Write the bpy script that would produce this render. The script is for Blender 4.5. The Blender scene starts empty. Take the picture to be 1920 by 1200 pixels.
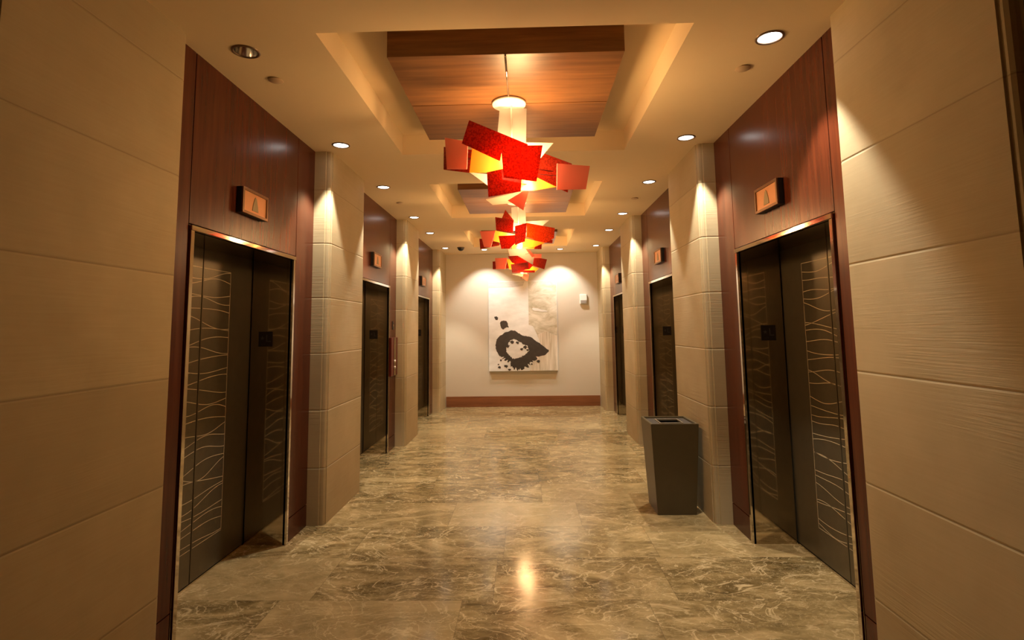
import bpy, bmesh, math, random
from mathutils import Vector, Matrix
from mathutils.geometry import tessellate_polygon

random.seed(7)
C = bpy.context.scene.collection
scene = bpy.context.scene
PI = math.pi

# ------------------------------------------------------------------ camera, world, exposure
H = 3.078            # ceiling height
cam = bpy.data.cameras.new('camera')
cam_o = bpy.data.objects.new('camera', cam)
C.objects.link(cam_o)
cam.sensor_fit = 'HORIZONTAL'; cam.sensor_width = 36.0
cam.lens = 18.75
cam.shift_y = (515.16 - 600.0) / 1920.0
cam.clip_start = 0.02
_r, _u, _f = [[0.999539, 0.027443, -0.013001], [0.015678, -0.099694, 0.994895], [-0.026006, 0.99464, 0.100078]]
M = Matrix(((_r[0], _u[0], -_f[0], 0.0966), (_r[1], _u[1], -_f[1], 0.0), (_r[2], _u[2], -_f[2], 1.55), (0, 0, 0, 1)))
cam_o.matrix_world = M
scene.camera = cam_o

world = bpy.data.worlds.new('world'); scene.world = world
world.use_nodes = True
world.node_tree.nodes['Background'].inputs[0].default_value = (1.0, 0.75, 0.5, 1)
world.node_tree.nodes['Background'].inputs[1].default_value = 0.02

scene.view_settings.view_transform = 'Standard'
scene.view_settings.look = 'None'
scene.view_settings.gamma = 1.0
scene.view_settings.use_curve_mapping = False
scene.view_settings.exposure = 0.0

# light levels of the room's own lamps (used by the lamp builders below)
DOWN_W, DOWN_COL, DOWN_HALF = 165.0, (1.0, 0.91, 0.74), 35.0
WASH_W, WASH_COL, WASH_HALF = 105.0, (1.0, 0.94, 0.84), 43.0
LAMP_W, LAMP_COL = 98.0, (1.0, 0.59, 0.25)

# ------------------------------------------------------------------ materials
class NT:
    def __init__(s, name):
        s.mat = bpy.data.materials.new(name); s.mat.use_nodes = True
        s.t = s.mat.node_tree; s.t.nodes.clear()
        s.out = s.t.nodes.new('ShaderNodeOutputMaterial')
    def n(s, typ, **kw):
        nd = s.t.nodes.new('ShaderNode' + typ)
        for k, v in kw.items():
            if k in ('operation', 'blend_type', 'data_type', 'noise_dimensions', 'voronoi_dimensions', 'feature', 'wave_type', 'bands_direction', 'wave_profile', 'distance', 'invert', 'interpolation_type', 'clamp'):
                setattr(nd, k, v)
            else:
                key = int(k[1:]) if k[0] == 'i' and k[1:].isdigit() else k.replace('_', ' ')
                s.put(nd.inputs[key], v)
        return nd
    def put(s, sock, v):
        if isinstance(v, bpy.types.NodeSocket): s.t.links.new(v, sock)
        elif isinstance(v, (tuple, list)) and len(v) == 3 and sock.type == 'RGBA': sock.default_value = (*v, 1)
        else: sock.default_value = v
    def m(s, op, a, b=0.0, c=None):
        nd = s.n('Math', operation=op); s.put(nd.inputs[0], a); s.put(nd.inputs[1], b)
        if c is not None: s.put(nd.inputs[2], c)
        return nd.outputs[0]
    def pos(s):
        return s.n('NewGeometry').outputs['Position']
    def obj(s):
        return s.n('TexCoord').outputs['Object']
    def sep(s, v):
        return s.n('SeparateXYZ', i0=v).outputs
    def xyz(s, x, y, z):
        return s.n('CombineXYZ', i0=x, i1=y, i2=z).outputs[0]
    def scale(s, v, k):
        nd = s.n('Mapping'); s.put(nd.inputs[0], v); nd.inputs['Scale'].default_value = k
        return nd.outputs[0]
    def noise(s, v, scale=5, detail=3, rough=0.5, dist=0.0):
        nd = s.n('TexNoise'); s.put(nd.inputs['Vector'], v)
        nd.inputs['Scale'].default_value = scale; nd.inputs['Detail'].default_value = detail
        nd.inputs['Roughness'].default_value = rough; nd.inputs['Distortion'].default_value = dist
        return nd.outputs['Fac']
    def white(s, v):
        nd = s.n('TexWhiteNoise'); s.put(nd.inputs['Vector'], v); return nd.outputs['Value']
    def ramp(s, f, stops, interp='LINEAR'):
        nd = s.n('ValToRGB', i0=f); cr = nd.color_ramp; cr.interpolation = interp
        while len(cr.elements) < len(stops): cr.elements.new(0.5)
        for e, (p, c) in zip(cr.elements, stops):
            e.position = p; e.color = (*c, 1) if len(c) == 3 else c
        return nd.outputs[0]
    def mix(s, f, a, b, mode='MIX'):
        nd = s.n('Mix', data_type='RGBA', blend_type=mode)
        s.put(nd.inputs[0], f); s.put(nd.inputs[6], a); s.put(nd.inputs[7], b)
        return nd.outputs[2]
    def bump(s, h, strength=0.3, dist=0.01):
        nd = s.n('Bump'); s.put(nd.inputs['Height'], h)
        nd.inputs['Strength'].default_value = strength; nd.inputs['Distance'].default_value = dist
        return nd.outputs[0]
    def bsdf(s, **kw):
        nd = s.n('BsdfPrincipled')
        for k, v in kw.items():
            key = {'base': 'Base Color', 'rough': 'Roughness', 'metal': 'Metallic', 'normal': 'Normal', 'spec': 'Specular IOR Level',
                   'coat': 'Coat Weight', 'coat_rough': 'Coat Roughness', 'emit': 'Emission Color', 'emit_s': 'Emission Strength'}[k]
            s.put(nd.inputs[key], v)
        return nd
    def done(s, shader):
        s.t.links.new(shader.outputs[0] if hasattr(shader, 'outputs') else shader, s.out.inputs[0])
        return s.mat

def plain(name, col, rough=0.5, metal=0.0, var=0.05, **kw):
    n = NT(name)
    f = n.noise(n.obj(), 14, 4)
    c = n.mix(f, tuple(x * (1 - var) for x in col), tuple(min(1, x * (1 + var)) for x in col))
    return n.done(n.bsdf(base=c, rough=rough, metal=metal, **kw))

def stone(name, z0, dz):
    n = NT(name)
    P = n.pos(); x, y, z = n.sep(P)[:3]
    k = n.m('DIVIDE', n.m('SUBTRACT', z, z0), dz)
    row = n.m('FLOOR', k)
    fr = n.m('FRACT', k)
    side = n.m('SIGN', x)
    bay = n.m('FLOOR', n.m('DIVIDE', n.m('ADD', y, 1.5), 2.87))
    tone = n.white(n.xyz(row, side, bay))
    lines = n.noise(n.scale(P, (3.0, 3.0, 95.0)), 1.0, 3, 0.6)
    cloud = n.noise(P, 2.2, 4, 0.55)
    comb_mask = n.ramp(n.noise(n.scale(P, (1.4, 1.4, 2.4)), 1.0, 2), [(0.42, (0, 0, 0)), (0.62, (1, 1, 1))])
    c = n.ramp(cloud, [(0.25, STONE_A), (0.75, STONE_B)])
    c = n.mix(n.m('MULTIPLY', tone, 0.42), c, STONE_D)
    c = n.mix(n.m('MULTIPLY', n.m('SUBTRACT', lines, 0.35), 0.35), c, STONE_D)
    # joints: a thin open line between the courses
    edge = n.m('MINIMUM', fr, n.m('SUBTRACT', 1.0, fr))
    joint = n.m('LESS_THAN', edge, 0.0028 / dz)
    c = n.mix(n.m('MULTIPLY', joint, 0.45), c, (0.20, 0.14, 0.08))
    soft = n.ramp(n.m('MULTIPLY', edge, dz / 0.008), [(0.0, (0, 0, 0)), (1.0, (1, 1, 1))])
    h = n.m('ADD', n.m('MULTIPLY', n.m('MULTIPLY', lines, comb_mask), 0.5), soft)
    return n.done(n.bsdf(base=c, rough=0.75, normal=n.bump(h, 0.4, 0.006)))

def wood(name, a, b, grain, rough=0.27, coat=0.0):
    n = NT(name)
    P = n.pos()
    f = n.noise(n.scale(P, grain), 1.0, 5, 0.6, 0.4)
    g = n.noise(n.scale(P, tuple(k * 4 for k in grain)), 1.0, 3, 0.6)
    big = n.noise(P, 1.1, 2)
    c = n.ramp(f, [(0.3, a), (0.7, b)])
    c = n.mix(n.m('MULTIPLY', g, 0.35), c, tuple(x * 0.5 for x in a))
    c = n.mix(n.m('MULTIPLY', big, 0.25), c, b)
    return n.done(n.bsdf(base=c, rough=rough, coat=coat, coat_rough=0.18, spec=0.35, normal=n.bump(g, 0.04, 0.002)))

def marble():
    n = NT('polished_marble')
    P = n.pos(); x, y, z = n.sep(P)[:3]
    ty = n.m('DIVIDE', n.m('SUBTRACT', y, 4.372), 0.575)
    row = n.m('FLOOR', ty)
    shift = n.white(n.xyz(row, 3.7, 1.3))
    tx = n.m('ADD', n.m('DIVIDE', x, 1.06), n.m('MULTIPLY', shift, 1.0))
    col = n.m('FLOOR', tx)
    idv = n.white(n.xyz(row, col, 5.0)); idw = n.white(n.xyz(col, row, 9.0))
    q = n.xyz(n.m('ADD', x, n.m('MULTIPLY', idv, 40.0)), n.m('ADD', y, n.m('MULTIPLY', idw, 40.0)), idv)
    # warp, then clouds drawn out along x, then broken veins
    cloud = n.noise(n.scale(q, (1.0, 2.0, 1.0)), 1.7, 8, 0.62, 1.6)
    fine = n.noise(n.scale(q, (1.0, 2.4, 1.0)), 9.0, 6, 0.7, 1.0)
    c = n.ramp(cloud, [(0.28, MARB_A), (0.48, MARB_B), (0.72, MARB_C)])
    c = n.mix(n.m('MULTIPLY', n.ramp(fine, [(0.4, (0, 0, 0)), (0.75, (1, 1, 1))]), 0.5), c, MARB_C)
    v1 = n.noise(n.scale(q, (1.0, 1.7, 1.0)), 2.6, 5, 0.55, 1.2)
    vein = n.ramp(n.m('ABSOLUTE', n.m('SUBTRACT', v1, 0.5)), [(0.0, (1, 1, 1)), (0.018, (0, 0, 0))])
    v2 = n.noise(n.scale(q, (1.3, 2.0, 1.0)), 6.5, 4, 0.6, 1.5)
    vein2 = n.ramp(n.m('ABSOLUTE', n.m('SUBTRACT', v2, 0.5)), [(0.0, (1, 1, 1)), (0.02, (0, 0, 0))])
    vm = n.m('MULTIPLY', n.m('MAXIMUM', vein, n.m('MULTIPLY', vein2, 0.6)), n.noise(q, 1.3, 2))
    c = n.mix(n.m('MULTIPLY', vm, 1.0), c, MARB_V)
    c = n.mix(n.m('MULTIPLY', n.m('SUBTRACT', idv, 0.3), 0.8), c, MARB_C)
    fy = n.m('FRACT', ty); fx = n.m('FRACT', tx)
    ey = n.m('MULTIPLY', n.m('MINIMUM', fy, n.m('SUBTRACT', 1.0, fy)), 0.575)
    ex = n.m('MULTIPLY', n.m('MINIMUM', fx, n.m('SUBTRACT', 1.0, fx)), 1.06)
    joint = n.m('LESS_THAN', n.m('MINIMUM', ex, ey), 0.0018)
    c = n.mix(n.m('MULTIPLY', joint, 0.45), c, (0.07, 0.05, 0.03))
    r = n.m('ADD', 0.08, n.m('MULTIPLY', fine, 0.12))
    return n.done(n.bsdf(base=c, rough=r, spec=0.5))

def acrylic(name, col, trans, mottle=False, mix=0.55):
    n = NT(name)
    c, t = col, trans
    if mottle:
        f = n.ramp(n.noise(n.obj(), 85, 3, 0.6), [(0.40, (0, 0, 0)), (0.60, (1, 1, 1))])
        c = n.mix(f, tuple(x * 0.6 for x in col), col); t = n.mix(f, tuple(x * 0.5 for x in trans), trans)
    d = n.n('BsdfDiffuse', Color=c); tr = n.n('BsdfTranslucent', Color=t)
    mx = n.n('MixShader', i0=mix, i1=d.outputs[0], i2=tr.outputs[0])
    gl = n.n('BsdfGlossy', Color=(1, 1, 1), Roughness=0.25)
    m2 = n.n('MixShader', i0=0.04, i1=mx.outputs[0], i2=gl.outputs[0])
    return n.done(m2)

STONE_A, STONE_B, STONE_D = (0.42, 0.34, 0.20), (0.54, 0.445, 0.275), (0.29, 0.215, 0.115)
MARB_A, MARB_B, MARB_C, MARB_V = (0.048, 0.032, 0.010), (0.145, 0.100, 0.038), (0.43, 0.315, 0.155), (0.74, 0.58, 0.34)
m_stone_near = stone('combed_limestone_near', 0.33, 0.5)
m_stone = stone('combed_limestone', 0.445, 0.459)
m_wood = wood('mahogany', (0.048, 0.009, 0.004), (0.115, 0.026, 0.009), (22.0, 22.0, 1.3))
m_panelwood = wood('ceiling_panel_wood', (0.11, 0.042, 0.012), (0.26, 0.115, 0.036), (1.6, 26.0, 26.0), 0.38)
m_basewood = wood('baseboard_wood', (0.16, 0.055, 0.02), (0.30, 0.115, 0.045), (1.5, 20.0, 24.0), 0.4)
m_dark = plain('dark_gap', (0.012, 0.009, 0.008), 0.7)
m_ceiling = plain('cream_ceiling_paint', (0.72, 0.575, 0.36), 0.85, var=0.015)
m_wall = plain('cream_wall_paint', (0.55, 0.49, 0.395), 0.8, var=0.015)
m_marble = marble()
m_bronze = plain('dark_bronze_door', (0.15, 0.125, 0.08), 0.36, 0.6, 0.15)
m_etch = plain('etched_line', (0.55, 0.45, 0.29), 0.5, 0.1)
m_mirror = plain('polished_bronze_reveal', (0.50, 0.43, 0.33), 0.07, 1.0, 0.02)
m_steel = plain('polished_steel', (0.66, 0.60, 0.52), 0.07, 1.0, 0.02)
m_black = plain('black_plate', (0.010, 0.008, 0.009), 0.45)
m_char = plain('raised_letter', (0.045, 0.042, 0.045), 0.4)
m_white = plain('white_paint', (0.80, 0.78, 0.74), 0.5)
m_grey = plain('grey_plastic', (0.30, 0.28, 0.25), 0.5)
m_ring = plain('lamp_trim_ring', (0.16, 0.10, 0.06), 0.35, 0.6)
m_refl = plain('lamp_reflector', (0.80, 0.80, 0.80), 0.18, 1.0, 0.02)
m_cover = plain('sprinkler_cover', (0.50, 0.36, 0.22), 0.6)
m_frame = plain('lantern_bezel', (0.22, 0.12, 0.06), 0.3, 0.7)
m_amber = plain('amber_panel', (0.62, 0.29, 0.13), 0.35, 0.25, 0.08)
m_emblem = plain('lantern_emblem', (0.28, 0.22, 0.11), 0.5)
m_bin = plain('dark_bin_shell', (0.080, 0.060, 0.028), 0.38, 0.0, 0.12)
m_binin = plain('dark_bin_inside', (0.03, 0.022, 0.015), 0.6)
m_binline = plain('bin_insert_rim', (0.33, 0.27, 0.19), 0.35, 0.6)
m_redwood = plain('red_lacquer', (0.11, 0.014, 0.009), 0.3)
m_red = acrylic('red_acrylic', (0.50, 0.028, 0.008), (0.46, 0.040, 0.006), True, 0.55)
m_red_lit = acrylic('orange_lit_acrylic', (0.80, 0.09, 0.015), (0.85, 0.18, 0.015), True, 0.6)  # lit copy of the red acrylic, orange lamp glow put into its colour
m_whiteac = acrylic('white_acrylic', (0.58, 0.56, 0.52), (0.50, 0.46, 0.40), False, 0.5)
m_amber_ac = acrylic('amber_acrylic', (0.90, 0.36, 0.03), (0.95, 0.42, 0.03), False, 0.55)
m_redlit_white = acrylic('redlit_white_acrylic', (0.95, 0.42, 0.34), (0.95, 0.42, 0.32), False, 0.5)  # white plates, with the red light falling on them put into the colour
def emission(name, col, s):
    n = NT(name); e = n.n('Emission', Color=col, Strength=s); return n.done(e)
m_lens = emission('downlight_lens', (1.0, 0.95, 0.88), 9.0)
m_bulb = emission('lamp_bulb', (1.0, 0.62, 0.20), 25.0)


# corner points of the chandelier plates, in metres from each hanging point (x, y) and above the floor (z)
PLATES = [[('w', [(-0.064, 0.01, 3.042), (0.119, 0.038, 3.049), (0.105, 0.036, 2.628), (-0.103, 0.005, 2.623)]),
  ('w', [(-0.109, 0.155, 2.861), (0.293, -0.046, 2.771), (0.208, -0.004, 2.684), (-0.11, 0.155, 2.758)]),
  ('r', [(-0.255, -0.159, 2.896), (0.122, -0.183, 2.718), (0.119, -0.181, 2.707), (-0.039, -0.163, 2.715), (-0.059, -0.15, 2.622), (-0.306, -0.135, 2.751)]),
  ('r', [(-0.047, -0.248, 2.689), (0.216, -0.201, 2.703), (0.173, -0.209, 2.467), (-0.032, -0.246, 2.486)]),
  ('r', [(-0.136, -0.254, 2.518), (-0.031, -0.219, 2.551), (-0.029, -0.224, 2.493), (0.079, -0.193, 2.484), (0.072, -0.203, 2.407), (-0.127, -0.267, 2.359)]),
  ('a', [(-0.24, -0.128, 2.722), (0.009, -0.016, 2.698), (0.008, -0.017, 2.586), (-0.258, -0.136, 2.555)]),
  ('p', [(-0.463, 0.171, 2.905), (-0.29, 0.085, 2.84), (-0.298, 0.089, 2.647), (-0.447, 0.164, 2.673)]),
  ('r', [(-0.478, 0.221, 2.855), (-0.193, 0.107, 2.78), (-0.223, 0.119, 2.62), (-0.48, 0.222, 2.688)]),
  ('w', [(-0.27, -0.025, 2.589), (-0.159, 0.012, 2.585), (-0.064, 0.041, 2.576), (-0.075, -0.031, 2.441)]),
  ('r', [(0.191, 0.107, 2.771), (0.433, 0.192, 2.702), (0.398, 0.179, 2.493), (0.173, 0.101, 2.574)]),
  ('p', [(0.323, 0.097, 2.676), (0.563, 0.23, 2.694), (0.529, 0.211, 2.521), (0.317, 0.094, 2.49)]),
  ('a', [(-0.051, 0.075, 2.593), (0.188, 0.004, 2.55), (0.308, -0.032, 2.477), (0.153, 0.014, 2.466), (-0.038, 0.071, 2.488)]),
  ('p', [(-0.013, -0.096, 2.376), (0.087, -0.126, 2.427), (0.122, -0.137, 2.423), (0.087, -0.126, 2.302)]),
  ('w', [(-0.155, -0.1, 2.385), (0.09, -0.12, 2.43), (0.095, 0.07, 2.405), (-0.12, 0.05, 2.385)])],
 [('w', [(-0.069, 0.01, 3.013), (0.105, 0.036, 3.026), (0.108, 0.036, 2.729), (-0.063, 0.011, 2.727)]),
  ('w', [(-0.015, 0.126, 2.856), (0.393, -0.037, 2.839), (0.292, 0.003, 2.769), (-0.016, 0.126, 2.781)]),
  ('r', [(-0.257, -0.129, 2.869), (-0.038, -0.172, 2.817), (-0.046, -0.171, 2.668), (-0.247, -0.131, 2.713)]),
  ('r', [(-0.137, -0.091, 2.962), (-0.037, -0.061, 2.837), (-0.061, -0.068, 2.713), (-0.21, -0.113, 2.78)]),
  ('r', [(-0.021, -0.262, 2.73), (0.117, -0.248, 2.768), (0.092, -0.251, 2.55), (-0.024, -0.262, 2.505)]),
  ('o', [(0.116, -0.1, 2.798), (0.455, 0.019, 2.752), (0.443, 0.015, 2.629), (0.344, -0.02, 2.567), (0.111, -0.101, 2.628)]),
  ('r', [(0.146, 0.049, 2.682), (0.431, 0.106, 2.62), (0.426, 0.105, 2.581), (0.226, 0.065, 2.593)]),
  ('a', [(-0.063, -0.026, 2.656), (0.333, 0.013, 2.574), (0.211, 0.001, 2.5), (-0.065, -0.026, 2.5)]),
  ('r', [(-0.218, -0.156, 2.636), (-0.019, -0.196, 2.636), (-0.021, -0.196, 2.539), (-0.092, -0.182, 2.479), (-0.187, -0.163, 2.482)]),
  ('r', [(0.211, -0.058, 2.516), (0.292, -0.042, 2.55), (0.288, -0.042, 2.488), (0.197, -0.061, 2.487)]),
  ('p', [(-0.463, 0.132, 2.75), (-0.265, 0.032, 2.735), (-0.323, 0.061, 2.537), (-0.41, 0.105, 2.548)]),
  ('r', [(-0.476, 0.21, 2.67), (-0.231, 0.112, 2.633), (-0.223, 0.109, 2.566), (-0.467, 0.207, 2.538)]),
  ('a', [(-0.261, -0.055, 2.719), (-0.016, 0.044, 2.683), (-0.066, 0.024, 2.55), (-0.286, -0.064, 2.592)]),
  ('w', [(-0.109, -0.134, 2.478), (0.097, -0.069, 2.491), (0.198, -0.064, 2.403), (0.18, -0.103, 2.294), (0.001, -0.124, 2.403), (-0.093, -0.154, 2.395)]),
  ('p', [(0.097, -0.139, 2.481), (0.146, -0.149, 2.46), (0.207, -0.161, 2.39), (0.172, -0.154, 2.376)])],
 [('w', [(-0.124, 0.001, 3.085), (0.108, 0.036, 3.087), (0.102, 0.035, 2.687), (-0.13, 0.001, 2.687)]),
  ('r', [(-0.203, -0.191, 2.773), (-0.033, -0.157, 2.786), (0.227, -0.105, 2.628), (0.157, -0.119, 2.552), (-0.137, -0.177, 2.665)]),
  ('p', [(-0.443, 0.122, 2.787), (-0.222, 0.011, 2.774), (-0.26, 0.03, 2.581), (-0.427, 0.114, 2.59)]),
  ('r', [(-0.491, 0.216, 2.741), (-0.166, 0.087, 2.733), (-0.18, 0.092, 2.599), (-0.49, 0.216, 2.6)]),
  ('a', [(-0.232, -0.046, 2.741), (0.045, 0.009, 2.743), (0.042, 0.008, 2.568), (-0.188, -0.038, 2.567)]),
  ('r', [(-0.156, -0.216, 2.632), (0.136, -0.186, 2.671), (0.14, -0.186, 2.545), (-0.138, -0.214, 2.492)]),
  ('r', [(0.249, 0.025, 2.783), (0.471, 0.091, 2.747), (0.42, 0.076, 2.57), (0.206, 0.012, 2.636)]),
  ('p', [(0.243, -0.051, 2.825), (0.376, -0.025, 2.827), (0.369, -0.026, 2.757), (0.23, -0.054, 2.755)]),
  ('a', [(0.113, 0.031, 2.646), (0.327, 0.053, 2.586), (0.25, 0.045, 2.522), (0.018, 0.022, 2.518)]),
  ('r', [(-0.14, -0.114, 2.546), (0.255, -0.075, 2.538), (0.248, -0.075, 2.5), (-0.14, -0.114, 2.5)]),
  ('w', [(-0.14, -0.147, 2.468), (0.111, -0.061, 2.502), (0.144, -0.069, 2.443), (0.018, -0.111, 2.429)]),
  ('p', [(0.065, -0.094, 2.487), (0.15, -0.085, 2.464), (0.12, -0.088, 2.349), (0.029, -0.097, 2.419)])]]

# ------------------------------------------------------------------ mesh helpers
class MB:
    def __init__(s): s.bm = bmesh.new(); s.mi = 0
    def face(s, pts):
        f = s.bm.faces.new([s.bm.verts.new(p) for p in pts]); f.material_index = s.mi; return f
    def box(s, x0, x1, y0, y1, z0, z1, bevel=0.0):
        x0, x1 = min(x0, x1), max(x0, x1); y0, y1 = min(y0, y1), max(y0, y1)
        v = [s.bm.verts.new((x, y, z)) for x in (x0, x1) for y in (y0, y1) for z in (z0, z1)]
        fs = [s.bm.faces.new([v[i] for i in q]) for q in ((0, 1, 3, 2), (4, 6, 7, 5), (0, 4, 5, 1), (2, 3, 7, 6), (0, 2, 6, 4), (1, 5, 7, 3))]
        for f in fs: f.material_index = s.mi
        if bevel:
            es = list({e for f in fs for e in f.edges})
            r = bmesh.ops.bevel(s.bm, geom=es, offset=bevel, segments=2, affect='EDGES', profile=0.5)
            for f in r['faces']: f.material_index = s.mi
        return s
    def prism(s, pts, z0, z1):                      # outline in xy, extruded along z
        a = [s.bm.verts.new((x, y, z0)) for x, y in pts]; b = [s.bm.verts.new((x, y, z1)) for x, y in pts]
        n = len(pts)
        fs = [s.bm.faces.new((a[i], a[(i + 1) % n], b[(i + 1) % n], b[i])) for i in range(n)]
        fs += [s.bm.faces.new(a[::-1]), s.bm.faces.new(b)]
        for f in fs: f.material_index = s.mi
        return s
    def lathe(s, prof, cx=0, cy=0, seg=40, closed=False):     # profile (r, z)
        rings = []
        for r, z in prof:
            rings.append([s.bm.verts.new((cx + r * math.cos(2 * PI * k / seg), cy + r * math.sin(2 * PI * k / seg), z)) for k in range(seg)] if r > 1e-6 else [s.bm.verts.new((cx, cy, z))])
        pairs = list(zip(rings, rings[1:])) + ([(rings[-1], rings[0])] if closed else [])
        for a, b in pairs:
            for k in range(seg):
                k2 = (k + 1) % seg
                q = [a[k], a[k2], b[k2], b[k]] if len(a) > 1 and len(b) > 1 else ([a[0], b[k2], b[k]] if len(a) == 1 else [a[k], a[k2], b[0]])
                f = s.bm.faces.new(q); f.material_index = s.mi; f.smooth = True
        return s
    def tube(s, a, b, r, seg=12):
        a, b = Vector(a), Vector(b); d = (b - a).normalized()
        u = d.orthogonal().normalized(); w = d.cross(u)
        A = [s.bm.verts.new(a + r * (u * math.cos(2 * PI * k / seg) + w * math.sin(2 * PI * k / seg))) for k in range(seg)]
        B = [s.bm.verts.new(b + r * (u * math.cos(2 * PI * k / seg) + w * math.sin(2 * PI * k / seg))) for k in range(seg)]
        for k in range(seg):
            f = s.bm.faces.new((A[k], A[(k + 1) % seg], B[(k + 1) % seg], B[k])); f.smooth = True; f.material_index = s.mi
        for r_ in (A[::-1], B):
            s.bm.faces.new(r_).material_index = s.mi
        return s
    def slab(s, pts, t):                            # flat polygon given thickness t
        p = [Vector(q) for q in pts]
        nrm = Vector((0, 0, 0))
        for i in range(len(p)): nrm += (p[i] - p[0]).cross(p[(i + 1) % len(p)] - p[0])
        nrm.normalize()
        a = [s.bm.verts.new(q - nrm * t / 2) for q in p]; b = [s.bm.verts.new(q + nrm * t / 2) for q in p]
        n = len(p)
        fs = [s.bm.faces.new((a[i], a[(i + 1) % n], b[(i + 1) % n], b[i])) for i in range(n)]
        for t3 in tessellate_polygon([p]):
            fs += [s.bm.faces.new([a[k] for k in t3]), s.bm.faces.new([b[k] for k in t3])]
        for f in fs: f.material_index = s.mi
        return s
    def build(s, name, mats, parent=None, loc=None):
        bmesh.ops.recalc_face_normals(s.bm, faces=s.bm.faces)
        me = bpy.data.meshes.new(name); s.bm.to_mesh(me); s.bm.free()
        for m in (mats if isinstance(mats, (list, tuple)) else [mats]): me.materials.append(m)
        o = bpy.data.objects.new(name, me); C.objects.link(o)
        if loc: o.location = loc
        if parent: o.parent = parent
        return o

def tag(o, label, cat, group=None, kind=None):
    o['label'] = label; o['category'] = cat
    if group: o['group'] = group
    if kind: o['kind'] = kind
    return o
def empty(name, loc=(0, 0, 0), rz=0.0):
    o = bpy.data.objects.new(name, None); C.objects.link(o); o.location = loc; o.rotation_euler = (0, 0, rz)
    o.empty_display_size = 0.1
    return o
def copy_tree(o, parent=None):
    c = o.copy(); C.objects.link(c)
    if parent: c.parent = parent
    for ch in list(o.children): copy_tree(ch, c)
    return c

# ------------------------------------------------------------------ plan of the lobby
W, W0, D, XD = 1.548, 1.633, 1.690, 2.005        # pillar faces, nearest pillar faces, wood plane, door plane
Y0, YE = -2.6, 10.846
PILLARS = [(1.635, 2.60, W0), (4.393, 5.354, W), (7.268, 8.130, W), (10.118, YE, W)]
BAYS = [(2.60, 4.393), (5.354, 7.268), (8.130, 10.118)]
DOORC = [3.400, 6.262, 9.115]
HALF = 0.615                                      # half width of a door opening
HEAD = 2.095
COFFERS = [(0.968, 2.585, 4.520), (0.915, 5.495, 7.230), (0.872, 8.205, 9.900)]
PANELS = [(0.667, 2.845, 4.175), (0.640, 5.735, 6.990), (0.610, 8.430, 9.660)]
DOWN = [(s * 1.418, y) for y in (2.745, 4.250, 5.570, 7.140, 8.345, 9.945) for s in (-1, 1)]
WASH = [(-0.703, 10.235), (0.770, 10.315)]
SPRINK = [(s * 1.41, y) for y in (3.08, 6.285) for s in (-1, 1)]
XO = 2.16                                         # outer face of the shell

# ------------------------------------------------------------------ floor, ceiling, end walls
o = MB().box(-XO, XO, Y0, YE + 0.1, -0.12, 0).build('floor', m_marble)
tag(o, 'polished brown marble floor with cream veins', 'floor', kind='structure')

def build_ceiling():
    b = MB()
    hole = 0.068
    cells = [(x, y, 0.095) for x, y in DOWN + WASH]
    xs, ys = {-XO, XO}, {Y0, YE + 0.1}
    for x, y, h in cells: xs |= {x - h, x + h}; ys |= {y - h, y + h}
    for h, a, c in COFFERS: xs |= {-h, h}; ys |= {a, c}
    xs, ys = sorted(xs), sorted(ys)
    for x0, x1 in zip(xs, xs[1:]):
        for y0, y1 in zip(ys, ys[1:]):
            cx, cy = (x0 + x1) / 2, (y0 + y1) / 2
            if any(abs(cx) < h and a < cy < c for h, a, c in COFFERS): continue
            if any(abs(cx - x) < h and abs(cy - y) < h for x, y, h in cells): continue
            b.face([(x0, y0, H), (x0, y1, H), (x1, y1, H), (x1, y0, H)])
    for x, y, h in cells:                         # a square with a round hole for each can
        N = 32
        ring = [(x + hole * math.cos(2 * PI * k / N), y + hole * math.sin(2 * PI * k / N)) for k in range(N)]
        def sq(k):
            c_, s_ = math.cos(2 * PI * k / N), math.sin(2 * PI * k / N); q = h / max(abs(c_), abs(s_))
            return (x + q * c_, y + q * s_)
        for k in range(N):
            b.face([(*ring[k], H), (*sq(k), H), (*sq((k + 1) % N), H), (*ring[(k + 1) % N], H)])
    top = 3.255
    for h, a, c in COFFERS:
        b.face([(-h, a, top), (-h, c, top), (h, c, top), (h, a, top)])
        for q in ([(-h, a), (-h, c)], [(h, c), (h, a)], [(-h, c), (h, c)], [(h, a), (-h, a)]):
            (xa, ya), (xb, yb) = q
            b.face([(xa, ya, H), (xb, yb, H), (xb, yb, top), (xa, ya, top)])
    bmesh.ops.remove_doubles(b.bm, verts=b.bm.verts, dist=0.0005)
    # the roof above, so that the ceiling is a closed slab
    b.box(-XO, XO, Y0, YE + 0.1, 3.42, 3.47)
    return b.build('ceiling', m_ceiling)
tag(build_ceiling(), 'cream painted ceiling with three sunken square coffers', 'ceiling', kind='structure')

tag(MB().box(-XO, XO, YE, YE + 0.1, 0, H).build('wall_far', m_wall), 'cream end wall behind the abstract painting', 'wall', kind='structure')
tag(MB().box(-XO, XO, Y0 - 0.1, Y0, 0, H).build('wall_near', m_wall), 'cream wall closing the lobby behind the viewer', 'wall', kind='structure')
tag(MB().box(-1.535, 1.535, YE - 0.022, YE, 0.0, 0.205, 0.003).build('baseboard_far', m_basewood), 'reddish wood baseboard along the foot of the end wall', 'baseboard', kind='structure')
for s, nm in ((-1, 'left'), (1, 'right')):
    b = MB().box(s * 2.06, s * XO, Y0, YE, 0, H)
    b.box(s * D, s * 2.06, Y0, PILLARS[0][0] - 0.06, 0, H)
    tag(b.build('wall_' + nm, m_wood), 'wood faced %s side wall behind the stone pillars' % nm, 'wall', kind='structure')

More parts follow.
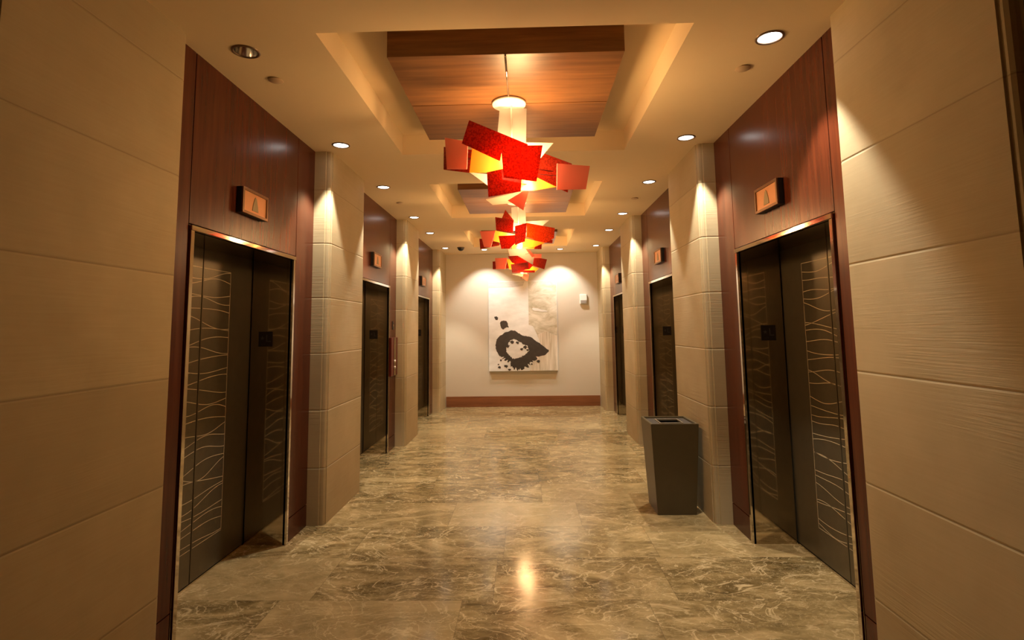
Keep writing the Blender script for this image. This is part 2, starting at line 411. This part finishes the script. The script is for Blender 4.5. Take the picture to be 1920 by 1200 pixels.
# ------------------------------------------------------------------ stone pillars
def pillar_outline(s, y0, y1, w, far_corner=True):
    def corner(y, d):                             # reeded corner: two fine steps round a small bead
        return [(D + 0.02, y), (w + 0.048, y), (w + 0.046, y + d * 0.010), (w + 0.030, y + d * 0.010),
                (w + 0.016, y + d * 0.014), (w + 0.008, y + d * 0.026), (w + 0.007, y + d * 0.042), (w, y + d * 0.044)]
    p = [(2.06, y0)] + corner(y0, 1)
    p += (corner(y1, -1)[::-1] if far_corner else [(w, y1)]) + [(2.06, y1)]
    return [(s * x, y) for x, y in p]
PL = {0: 'nearest the viewer', 1: 'between the first and second elevators', 2: 'between the second and third elevators', 3: 'next to the end wall'}
for i, (y0, y1, w) in enumerate(PILLARS):
    for s, nm in ((-1, 'left'), (1, 'right')):
        o = MB().prism(pillar_outline(s, y0 - (0.05 if i == 0 and s < 0 else 0), y1, w, i < 3), 0, H).build('pillar', m_stone_near if i == 0 else m_stone)
        extra = ' beside the dark bin' if (i, s) == (1, 1) else ''
        tag(o, 'coursed beige limestone pillar on the %s %s%s' % (nm, PL[i], extra), 'pillar', 'limestone pillars between the elevators', 'structure')

# ------------------------------------------------------------------ elevator doors and their wood surrounds
ORD = ['first', 'second', 'third']
def waves(seed):
    r = random.Random(seed); out = []; z = 0.25
    while z < 1.93:
        out.append((z, r.uniform(0.014, 0.034), r.uniform(0, 2 * PI), r.uniform(4.5, 8.5), r.uniform(-0.09, 0.05), r.uniform(0.0, 0.012), r.uniform(0, 6)))
        z += r.uniform(0.045, 0.075)
    return out
def build_door(s, i, n):
    yc = DOORC[i]; side = 'left' if s < 0 else 'right'
    root = empty('door_%d' % n, (s * D, yc, 0))
    tag(root, 'dark bronze elevator door with etched wave lines, %s on the %s from the near end' % (ORD[i], side), 'elevator door', 'bronze elevator doors', 'structure')
    def add(b, name, mats):
        for v in b.bm.verts: v.co -= Vector((s * D, yc, 0))
        return b.build(name, mats, root)
    wv = waves(3 if s < 0 else 11)
    PH = 0.325
    def zz(q, y):
        z, a, ph, k, sl, a2, ph2 = q
        return min(1.965, max(0.215, z + sl * y + a * math.sin(k * y + ph) + a2 * math.sin(13 * y + ph2)))
    for d in (-1, 1):                             # two leaves meeting in the middle
        b = MB(); b.box(s * XD, s * (XD + 0.04), yc + d * 0.004, yc + d * (HALF + 0.03), 0.012, HEAD + 0.03, 0.002)
        b.mi = 1
        xe = s * (XD - 0.0008); t = 0.0022
        def ribbon(pts):
            for (ya, za), (yb, zb) in zip(pts, pts[1:]):
                L = math.hypot(yb - ya, zb - za) or 1; ny, nz = -(zb - za) / L * t, (yb - ya) / L * t
                b.face([(xe, ya - ny, za - nz), (xe, yb - ny, zb - nz), (xe, yb + ny, zb + nz), (xe, ya + ny, za + nz)])
        lo = 0.012
        N = 26
        for q in wv:
            ribbon([(yc + d * (lo + (PH - lo) * k / N), zz(q, d * (lo + (PH - lo) * k / N))) for k in range(N + 1)])
        ribbon([(yc + d * PH, 0.215), (yc + d * PH, 1.97)])
        ribbon([(yc + d * lo, 1.97), (yc + d * PH, 1.97)])
        ribbon([(yc + d * lo, 0.215 - 0.0), (yc + d * PH, 0.215)])
        add(b, 'door_leaf', [m_bronze, m_etch])
    for d in (-1, 1):                             # polished reveals on both sides of the opening
        add(MB().box(s * (D + 0.004), s * (XD - 0.012), yc + d * HALF, yc + d * (HALF + 0.03), 0, HEAD + 0.03), 'reveal', m_mirror)
    add(MB().box(s * (D + 0.004), s * (XD - 0.012), yc - HALF, yc + HALF, HEAD, HEAD + 0.03), 'soffit', m_mirror)
    for d in (-1, 1):
        add(MB().box(s * (D - 0.010), s * (D + 0.02), yc + d * HALF, yc + d * (HALF + 0.028), 0, HEAD, 0.0015), 'side_trim', m_steel)
    add(MB().box(s * (D - 0.014), s * (D + 0.02), yc - HALF - 0.030, yc + HALF + 0.030, HEAD, HEAD + 0.027, 0.0015), 'head_trim', m_steel)
    add(MB().box(s * (XD - 0.006), s * (XD + 0.045), yc - HALF, yc + HALF, 0.0, 0.010), 'sill', m_steel)
    b = MB().box(s * (XD + 0.042), s * (XD + 0.05), yc - HALF - 0.04, yc + HALF + 0.04, 0, HEAD + 0.04)
    add(b, 'shaft_back', m_dark)
    for d in (-1, 1):                             # black floor plates on the reveals, raised letter L and a star
        b = MB(); yp = yc + d * HALF; x0 = s * 1.828; x1 = s * 1.934
        b.box(x0, x1, yp, yp - d * 0.004, 1.437, 1.550)
        pl = add(b, 'floor_plate', m_black)
        b = MB(); ya, yb = yp - d * 0.004, yp - d * 0.0058
        sx = 1 if d > 0 else -1                   # reading direction as seen from in front of the plate
        mid = s * 1.881
        u = lambda q: mid + sx * q
        b.box(u(0.006), u(0.013), ya, yb, 1.472, 1.525); b.box(u(0.006), u(0.040), ya, yb, 1.472, 1.480)
        st = []
        for k in range(10):
            r_ = 0.015 if k % 2 == 0 else 0.0065; an = PI / 2 + k * PI / 5
            st.append((u(-0.024 + r_ * math.cos(an)), (ya + yb) / 2, 1.500 + r_ * math.sin(an)))
        b.slab(st, abs(yb - ya))
        for k in range(3): b.box(u(-0.030 + k * 0.012), u(-0.027 + k * 0.012), ya, yb, 1.455, 1.458)
        for v in b.bm.verts: v.co -= Vector((s * D, yc, 0))
        b.build('letter', m_char, pl)
    return root

def build_surround(s, i, n):
    y0, y1 = BAYS[i]; yc = DOORC[i]; side = 'left' if s < 0 else 'right'
    a, c = yc - HALF - 0.032, yc + HALF + 0.032
    root = empty('trim_%d' % n, (s * D, yc, 0))
    tag(root, 'red brown mahogany surround around the %s elevator on the %s' % (ORD[i], side), 'wood panelling', 'mahogany elevator surrounds', 'structure')
    def add(b, name, m):
        for v in b.bm.verts: v.co -= Vector((s * D, yc, 0))
        return b.build(name, m, root)
    g = 0.006
    add(MB().box(s * D, s * (D + 0.03), a - 0.004, c + 0.014, HEAD + 0.036, H, 0.0015), 'header_panel', m_wood)
    for ya, yb in ((y0, a - 0.004 - g), (c + 0.014 + g, y1)):
        add(MB().box(s * D, s * (D + 0.03), ya, yb, 0.165 + g, H, 0.0015), 'side_panel', m_wood)
        add(MB().box(s * D, s * (D + 0.03), ya, yb, 0.0, 0.165, 0.0015), 'base_panel', m_wood)
    b = MB()
    b.box(s * (D + 0.031), s * (D + 0.045), y0, yc - HALF - 0.03, 0, H); b.box(s * (D + 0.031), s * (D + 0.045), yc + HALF + 0.03, y1, 0, H)
    b.box(s * (D + 0.031), s * (D + 0.045), yc - HALF - 0.03, yc + HALF + 0.03, HEAD + 0.031, H)
    add(b, 'backing', m_dark)
    return root

def build_lantern(s, i):
    yc = DOORC[i] + (-0.045 if s < 0 else 0.015); side = 'left' if s < 0 else 'right'
    root = empty('hall_lantern', (s * D, yc, 2.372))
    tag(root, 'amber framed hall lantern above the %s elevator on the %s' % (ORD[i], side), 'hall lantern', 'hall lanterns above the elevators')
    h, z, dp = 0.160, 0.082, 0.038
    X = lambda q: -s * q                          # out of the wall, into the lobby
    MB().box(X(0), X(dp - 0.006), -h, h, -z, z, 0.002).build('housing', m_black, root)
    b = MB()
    for q in ((-h, h, z - 0.018, z), (-h, h, -z, -z + 0.018), (-h, -h + 0.018, -z + 0.018, z - 0.018), (h - 0.018, h, -z + 0.018, z - 0.018)):
        b.box(X(dp - 0.006), X(dp + 0.006), *q, 0.0015)
    b.build('bezel', m_frame, root)
    p = MB().box(X(dp - 0.006), X(dp - 0.001), -h + 0.018, h - 0.018, -z + 0.018, z - 0.018).build('face_panel', m_amber, root)
    b = MB(); x = X(dp + 0.0005)
    b.slab([(x, -0.038, -0.048), (x, 0.038, -0.048), (x, 0.030, -0.010), (x, 0.012, 0.034), (x, 0.0, 0.046), (x, -0.012, 0.034), (x, -0.030, -0.010)], 0.003)
    b.build('emblem', m_emblem, p)
    return root

n = 0
for i in range(3):
    for s in (-1, 1):
        n += 1
        build_door(s, i, n); build_surround(s, i, n); build_lantern(s, i)

# call station on the wood beside the second door on the left
root = tag(empty('call_panel', (-D, 7.095, 1.2)), 'red lacquered elevator call panel beside the second elevator on the left', 'call panel')
MB().box(0, 0.030, -0.165, 0.165, -0.25, 0.25, 0.003).build('backplate', m_redwood, root)
pl = MB().box(0.030, 0.036, -0.045, 0.045, -0.245, 0.245, 0.002).build('button_plate', m_steel, root)
for z in (-0.06, -0.14):
    MB().lathe([(0, 0.010), (0.014, 0.010), (0.017, 0.006), (0.017, 0)], seg=20).build('button', m_white, pl).matrix_local = Matrix.Translation((0.036, 0, z)) @ Matrix.Rotation(PI / 2, 4, 'Y')
root = tag(empty('key_switch_plate', (-D, 7.10, 1.61)), 'small black plate on the wood above the red call panel', 'switch plate')
MB().box(0, 0.008, -0.032, 0.032, -0.055, 0.055, 0.002).build('cover', m_black, root)
MB().lathe([(0, 0.006), (0.010, 0.006), (0.012, 0.0)], seg=20).build('keyhole', m_steel, root).matrix_local = Matrix.Translation((0.008, 0, 0)) @ Matrix.Rotation(PI / 2, 4, 'Y')

# ------------------------------------------------------------------ wood panels in the coffers
PN = ['nearest', 'middle', 'farthest']
for i, (h, a, c) in enumerate(PANELS):
    yc = (a + c) / 2
    root = tag(empty('ceiling_panel', (0, yc, 3.255)), 'square wood panel filling the %s ceiling coffer' % PN[i], 'ceiling panel', 'wood panels in the ceiling coffers')
    L = (c - a) / 2; z0 = H - 3.255
    for y0, y1 in ((-L, -0.004), (0.004, L)):
        MB().box(-h, h, y0, y1, z0, -0.001, 0.0015).build('board', m_panelwood, root)
    MB().box(-h + 0.01, h - 0.01, -0.004, 0.004, z0 + 0.01, -0.002).build('seam', m_dark, root)
    MB().tube((0, -L + 0.01, z0 - 0.006), (0, -0.12, z0 - 0.006), 0.006).build('conduit', m_steel, root)

# ------------------------------------------------------------------ chandeliers
LN = ['nearest, largest of the three under the near coffer', 'middle one of the three', 'farthest of the three before the end wall']
PMAT = {'r': ('red_plate', m_red), 'o': ('red_plate', m_red_lit), 'w': ('white_plate', m_whiteac), 'p': ('redlit_white_plate', m_redlit_white), 'a': ('amber_plate', m_amber_ac)}
for i, y in enumerate((3.49, 6.36, 9.20)):
    root = tag(empty('chandelier', (0, y, H)), 'red and white plate chandelier, ' + LN[i], 'chandelier', 'red and white chandeliers')
    MB().lathe([(0, -0.001), (0.112, -0.001), (0.116, -0.006), (0.112, -0.020), (0, -0.022)], seg=48).build('canopy', m_white, root)
    MB().tube((0.015, 0, -0.02), (0.015, 0, -0.47), 0.006).build('stem', m_white, root)
    MB().lathe([(0, 0.05), (0.02, 0.045), (0.035, 0.02), (0.035, -0.02), (0.02, -0.045), (0, -0.05)], seg=20).build('bulb', m_bulb, root).location = (0.03, 0, -0.53)
    for k, (mt, q) in enumerate(PLATES[i]):
        nm, mm = PMAT[mt]
        MB().slab([(a, b, min(c, 3.052) - H) for a, b, c in q], 0.005).build(nm, mm, root)
    b = MB()                                       # thin rods that carry the plates from the stem
    for mt, q in PLATES[i]:
        c = sum((Vector(v) for v in q), Vector()) / len(q); c.z = min(c.z, 3.0) - H
        if math.hypot(c.x - 0.015, c.y) > 0.06: b.tube((0.015, 0, max(-0.66, c.z)), c, 0.0028, 8)
    b.tube((0.015, 0, -0.47), (0.015, 0, -0.68), 0.005, 8)
    b.build('rod_frame', m_redwood, root)
    for dz, f in ((-0.40, 0.40), (-0.56, 0.60)):
        ld = bpy.data.lights.new('chandelier_bulb', 'POINT'); ld.energy = LAMP_W * f; ld.color = LAMP_COL; ld.shadow_soft_size = 0.12
        lo = bpy.data.objects.new('chandelier_bulb', ld); C.objects.link(lo); lo.parent = root; lo.location = (0.03, -0.03, dz)

# ------------------------------------------------------------------ downlights
def down_name(k, x, y, wash):
    side = 'left' if x < 0 else 'right'
    if wash: return 'recessed lamp washing the end wall above the painting, %s of the pair' % side
    where = ['at the nearest pillar', 'at the near corner of the second pillar', 'at the far corner of the second pillar', 'at the near corner of the third pillar', 'at the far corner of the third pillar', 'at the pillar by the end wall'][k]
    return '%srecessed ceiling downlight on the %s %s' % ('unlit ' if (k == 0 and x < 0) else 'lit ', side, where)
def downlight(x, y, label, lit, watt, col, half, blend, tilt=0.0):
    root = tag(empty('downlight', (x, y, H)), label, 'downlight', 'recessed ceiling downlights')
    MB().lathe([(0.060, 0.002), (0.060, -0.004), (0.064, -0.007), (0.072, -0.004), (0.074, 0.0)], seg=40).build('trim_ring', m_ring, root)
    MB().lathe([(0.061, 0.0), (0.056, 0.03), (0.046, 0.055), (0.036, 0.07)], seg=40).build('reflector', m_refl, root)
    MB().lathe([(0.0, -0.004), (0.048, -0.003), (0.056, 0.002), (0.056, 0.010), (0.0, 0.012)] if lit else [(0.0, 0.064), (0.040, 0.064), (0.042, 0.068), (0.0, 0.085)], seg=32).build('lens', m_lens if lit else m_char, root)
    MB().lathe([(0.066, 0.004), (0.066, 0.10), (0.0, 0.10)], seg=24).build('can', m_dark, root)
    if lit:
        ld = bpy.data.lights.new('downlight_lamp', 'SPOT'); ld.energy = watt; ld.color = col
        ld.spot_size = math.radians(2 * half); ld.spot_blend = blend; ld.shadow_soft_size = 0.02
        lo = bpy.data.objects.new('downlight_lamp', ld); C.objects.link(lo); lo.parent = root; lo.location = (0, 0, -0.012); lo.rotation_euler = (math.radians(tilt), 0, 0)
for j, (x, y) in enumerate(DOWN):
    k = j // 2
    downlight(x, y, down_name(k, x, y, False), not (k == 0 and x < 0), DOWN_W, DOWN_COL, DOWN_HALF, 0.4)
for x, y in WASH:
    downlight(x, y, down_name(0, x, y, True), True, WASH_W, WASH_COL, WASH_HALF, 0.6, 24.0)

for j, (x, y) in enumerate(SPRINK):
    root = tag(empty('sprinkler_cover', (x, y, H)), 'small flat sprinkler cover on the ceiling by the %s lantern on the %s' % (ORD[j // 2], 'left' if x < 0 else 'right'), 'sprinkler cover', 'flat sprinkler covers')
    MB().lathe([(0, -0.007), (0.042, -0.007), (0.044, -0.005), (0.042, -0.003), (0, -0.003)], seg=32).build('cover_disc', m_cover, root)
    MB().lathe([(0.038, -0.003), (0.038, 0.0)], seg=24).build('collar', m_cover, root)

# dome camera and the air slot at the end wall
root = tag(empty('dome_camera', (-1.119, 9.905, H)), 'dark half round dome camera on the ceiling near the end wall', 'dome camera')
MB().lathe([(0.070, 0), (0.072, -0.010), (0.066, -0.016), (0.0, -0.016)], seg=32).build('base_ring', m_ring, root)
MB().lathe([(0.060 * math.cos(t * PI / 16), -0.014 - 0.055 * math.sin(t * PI / 16)) for t in range(9)], seg=32).build('dome', m_black, root)
root = tag(empty('slot_diffuser', (0, YE - 0.045, H)), 'long dark air slot where the ceiling meets the end wall', 'air diffuser')
MB().box(-1.10, 1.13, -0.018, 0.018, -0.004, 0.0).build('slot', m_dark, root)
b = MB(); b.box(-1.115, 1.145, -0.030, -0.018, -0.006, 0); b.box(-1.115, 1.145, 0.018, 0.030, -0.006, 0)
b.build('flange', m_ceiling, root)

# ------------------------------------------------------------------ painting on the end wall
def canvas_material():
    n = NT('painted_canvas'); P = n.obj()
    f = n.noise(n.scale(P, (2.0, 2.0, 5.0)), 2.0, 5, 0.6)
    c = n.ramp(f, [(0.3, (0.62, 0.61, 0.58)), (0.7, (0.78, 0.77, 0.74))])
    return n.done(n.bsdf(base=c, rough=0.85))
def brushed(name, a, b, sc, rot=0.0):
    n = NT(name)
    mp = n.n('Mapping'); n.put(mp.inputs[0], n.obj()); mp.inputs['Rotation'].default_value = (0, rot, 0); mp.inputs['Scale'].default_value = sc
    f = n.noise(mp.outputs[0], 1.0, 6, 0.65, 0.8)
    return n.done(n.bsdf(base=n.ramp(f, [(0.35, a), (0.65, b)]), rough=0.85))
m_canvas = canvas_material()
m_brush = brushed('grey_green_brushwork', (0.40, 0.36, 0.25), (0.68, 0.64, 0.54), (3.5, 1, 7.0), 0.7)
m_drip = brushed('pale_drips', (0.48, 0.41, 0.30), (0.72, 0.66, 0.56), (22.0, 1, 1.6))
m_band = brushed('grey_wash', (0.46, 0.43, 0.40), (0.62, 0.59, 0.55), (3.0, 1, 16.0))
m_ink = plain('black_paint', (0.040, 0.032, 0.026), 0.6, 0.0, 0.3)
AX0, AX1, AZ0, AZ1 = -0.668, 0.712, 0.700, 2.505
ay = YE - 0.062
def ax(u): return AX0 + (u - 150) / (845 - 150) * (AX1 - AX0)      # painting coordinates to metres
def az(v): return AZ1 - (v - 95) / (1010 - 95) * (AZ1 - AZ0)
b = MB(); b.box(AX0, AX1, ay, YE - 0.001, AZ0, AZ1, 0.003)
layer = [0]
def patch(mi, pts, lift):                           # every brushmark lies on its own thin layer
    layer[0] += 1; lift += 0.00012 * layer[0]
    co = [Vector((ax(u), 0, az(v))) for u, v in pts]
    vs = [b.bm.verts.new((c.x, ay - lift, c.z)) for c in co]
    for t in tessellate_polygon([[Vector((c.x, c.z, 0)) for c in co]]):
        b.bm.faces.new([vs[k] for k in t]).material_index = mi
def wob(pts, amp, sub=5, seed=1):
    r = random.Random(seed); out = []
    n_ = len(pts)
    for k in range(n_):
        p0, p1, p2, p3 = (pts[(k + d) % n_] for d in (-1, 0, 1, 2))
        for j in range(sub):
            t = j / sub
            q = [0.5 * (2 * p1[c] + (p2[c] - p0[c]) * t + (2 * p0[c] - 5 * p1[c] + 4 * p2[c] - p3[c]) * t * t + (3 * p1[c] - p0[c] - 3 * p2[c] + p3[c]) * t ** 3) for c in (0, 1)]
            out.append((q[0] + r.uniform(-amp, amp), q[1] + r.uniform(-amp, amp)))
    return out
patch(3, [(152, 100), (520, 100), (500, 150), (380, 160), (152, 165)], 0.0008)
patch(1, [(556, 100), (842, 100), (842, 660), (800, 640), (720, 610), (640, 650), (600, 560), (556, 545)], 0.0008)
patch(2, [(640, 652), (720, 612), (800, 642), (842, 662), (842, 1006), (560, 1006), (600, 880), (700, 800)], 0.0008)
b.mi = 4                                            # the large black ring, as a band between two rough outlines
outer = [(225, 700), (290, 635), (400, 600), (480, 645), (570, 670), (640, 720), (700, 760), (755, 810), (715, 850), (650, 870), (620, 905), (560, 950), (530, 985), (450, 1003), (385, 975), (340, 915), (280, 880), (225, 800)]
inner = [(335, 745), (365, 705), (410, 690), (460, 712), (500, 740), (540, 765), (555, 800), (520, 840), (480, 868), (430, 880), (390, 882), (355, 850), (325, 810)]
ow = wob(outer, 4.0, 8, 2)
cx_, cz_ = 440, 790
def polar(poly, th):
    best = None
    for (u0, v0), (u1, v1) in zip(poly, poly[1:] + poly[:1]):
        dx, dz = math.cos(th), math.sin(th); ex, ez = u1 - u0, v1 - v0
        det = dx * -ez + dz * ex
        if abs(det) < 1e-9: continue
        rx, rz = u0 - cx_, v0 - cz_
        t = (rx * -ez + rz * ex) / det; q = (dx * rz - dz * rx) / det
        if t > 0 and -1e-6 <= q <= 1 + 1e-6: best = t if best is None else max(best, t)
    return best or 1.0
iw = wob(inner, 5.0, 6, 5)
N = 160; ro, ri = [], []
rr = random.Random(9)
for k in range(N):
    th = 2 * PI * k / N
    a_, c_ = polar(ow, th), polar(iw, th)
    if math.sin(th) > 0.35: a_ += rr.uniform(-26, 16)               # dry, ragged lower edge
    c_ += rr.uniform(-4, 3)
    ro.append((cx_ + a_ * math.cos(th), cz_ + a_ * math.sin(th))); ri.append((cx_ + c_ * math.cos(th), cz_ + c_ * math.sin(th)))
for k in range(N):
    k2 = (k + 1) % N
    b.face([(ax(u), ay - 0.0012, az(min(v, 1006))) for u, v in (ro[k], ro[k2], ri[k2], ri[k])])
patch(4, wob([(272, 510), (300, 500), (335, 510), (345, 550), (350, 568), (325, 570), (300, 585), (276, 575), (268, 545)], 4, 4, 3), 0.0016)
patch(4, wob([(208, 462), (225, 455), (244, 465), (240, 490), (225, 492), (214, 480)], 2.5, 4, 4), 0.0016)
for (u, v, r_) in ((385, 720, 22), (440, 725, 16), (340, 760, 20), (480, 790, 14), (515, 770, 18), (540, 800, 12), (255, 970, 14), (320, 960, 18), (355, 995, 14), (245, 940, 8), (645, 915, 16), (625, 890, 12), (580, 940, 10), (270, 900, 10)):
    patch(4, wob([(u - r_, v), (u - r_ * 0.3, v - r_ * 0.8), (u + r_, v - r_ * 0.4), (u + r_ * 0.7, v + r_ * 0.5), (u, v + r_ * 0.9)], r_ * 0.25, 3, int(u)), 0.0018)
patch(0, wob([(600, 372), (650, 380), (690, 392), (740, 402), (742, 412), (690, 412), (640, 404), (602, 398)], 2.0, 3, 8), 0.0016)
o = b.build('painting', [m_canvas, m_brush, m_drip, m_band, m_ink])
for v in o.data.vertices: v.co -= Vector((0.02, YE, 1.6))
o.location = (0.02, YE, 1.6)
tag(o, 'large abstract canvas with a black ring on the end wall', 'painting')

root = tag(empty('wall_strobe', (1.250, YE, 2.120)), 'small white alarm unit on the end wall right of the painting', 'alarm unit')
MB().box(-0.072, 0.072, -0.045, 0, -0.10, 0.10, 0.008).build('housing', m_white, root)
MB().box(-0.060, 0.060, -0.062, -0.045, -0.088, -0.020, 0.006).build('strobe_lens', m_grey, root)

# ------------------------------------------------------------------ bin beside the second pillar on the right
root = tag(empty('waste_bin', (1.315, 4.770, 0)), 'dark tapered square waste bin beside the stone pillar', 'bin')
def frustum(b, hb, ht, z0, z1):
    v = [b.bm.verts.new((sx * h, sy * h, z)) for z, h in ((z0, hb), (z1, ht)) for sx, sy in ((-1, -1), (1, -1), (1, 1), (-1, 1))]
    for k in range(4):
        b.bm.faces.new((v[k], v[(k + 1) % 4], v[4 + (k + 1) % 4], v[4 + k]))
    return v
b = MB(); o_ = frustum(b, 0.160, 0.198, 0.0, 0.742)
b.bm.faces.new(o_[:4][::-1])
w_ = 0.022
i_ = [b.bm.verts.new((sx * (0.198 - w_), sy * (0.198 - w_), 0.742)) for sx, sy in ((-1, -1), (1, -1), (1, 1), (-1, 1))]
j_ = [b.bm.verts.new((sx * (0.196 - w_), sy * (0.196 - w_), 0.700)) for sx, sy in ((-1, -1), (1, -1), (1, 1), (-1, 1))]
for k in range(4):
    k2 = (k + 1) % 4
    b.bm.faces.new((o_[4 + k], o_[4 + k2], i_[k2], i_[k])); b.bm.faces.new((i_[k], i_[k2], j_[k2], j_[k]))
bmesh.ops.bevel(b.bm, geom=[e for e in b.bm.edges], offset=0.003, segments=2, affect='EDGES')
b.build('shell', m_bin, root)
b = MB(); q = 0.172
for x0, x1, y0, y1 in ((-q, q, -q, -0.095), (-q, q, 0.095, q), (-q, -0.095, -0.095, 0.095), (0.095, q, -0.095, 0.095)): b.box(x0, x1, y0, y1, 0.718, 0.728)
b.build('lid', m_binin, root)
b = MB(); q = 0.100
for x0, x1, y0, y1 in ((-q, q, -q, -q + 0.010), (-q, q, q - 0.010, q), (-q, -q + 0.010, -q + 0.010, q - 0.010), (q - 0.010, q, -q + 0.010, q - 0.010)): b.box(x0, x1, y0, y1, 0.722, 0.736, 0.001)
b.build('insert_rim', m_binline, root)
MB().box(-0.094, 0.094, -0.094, 0.094, 0.60, 0.61).build('inner_tray', m_binin, root)
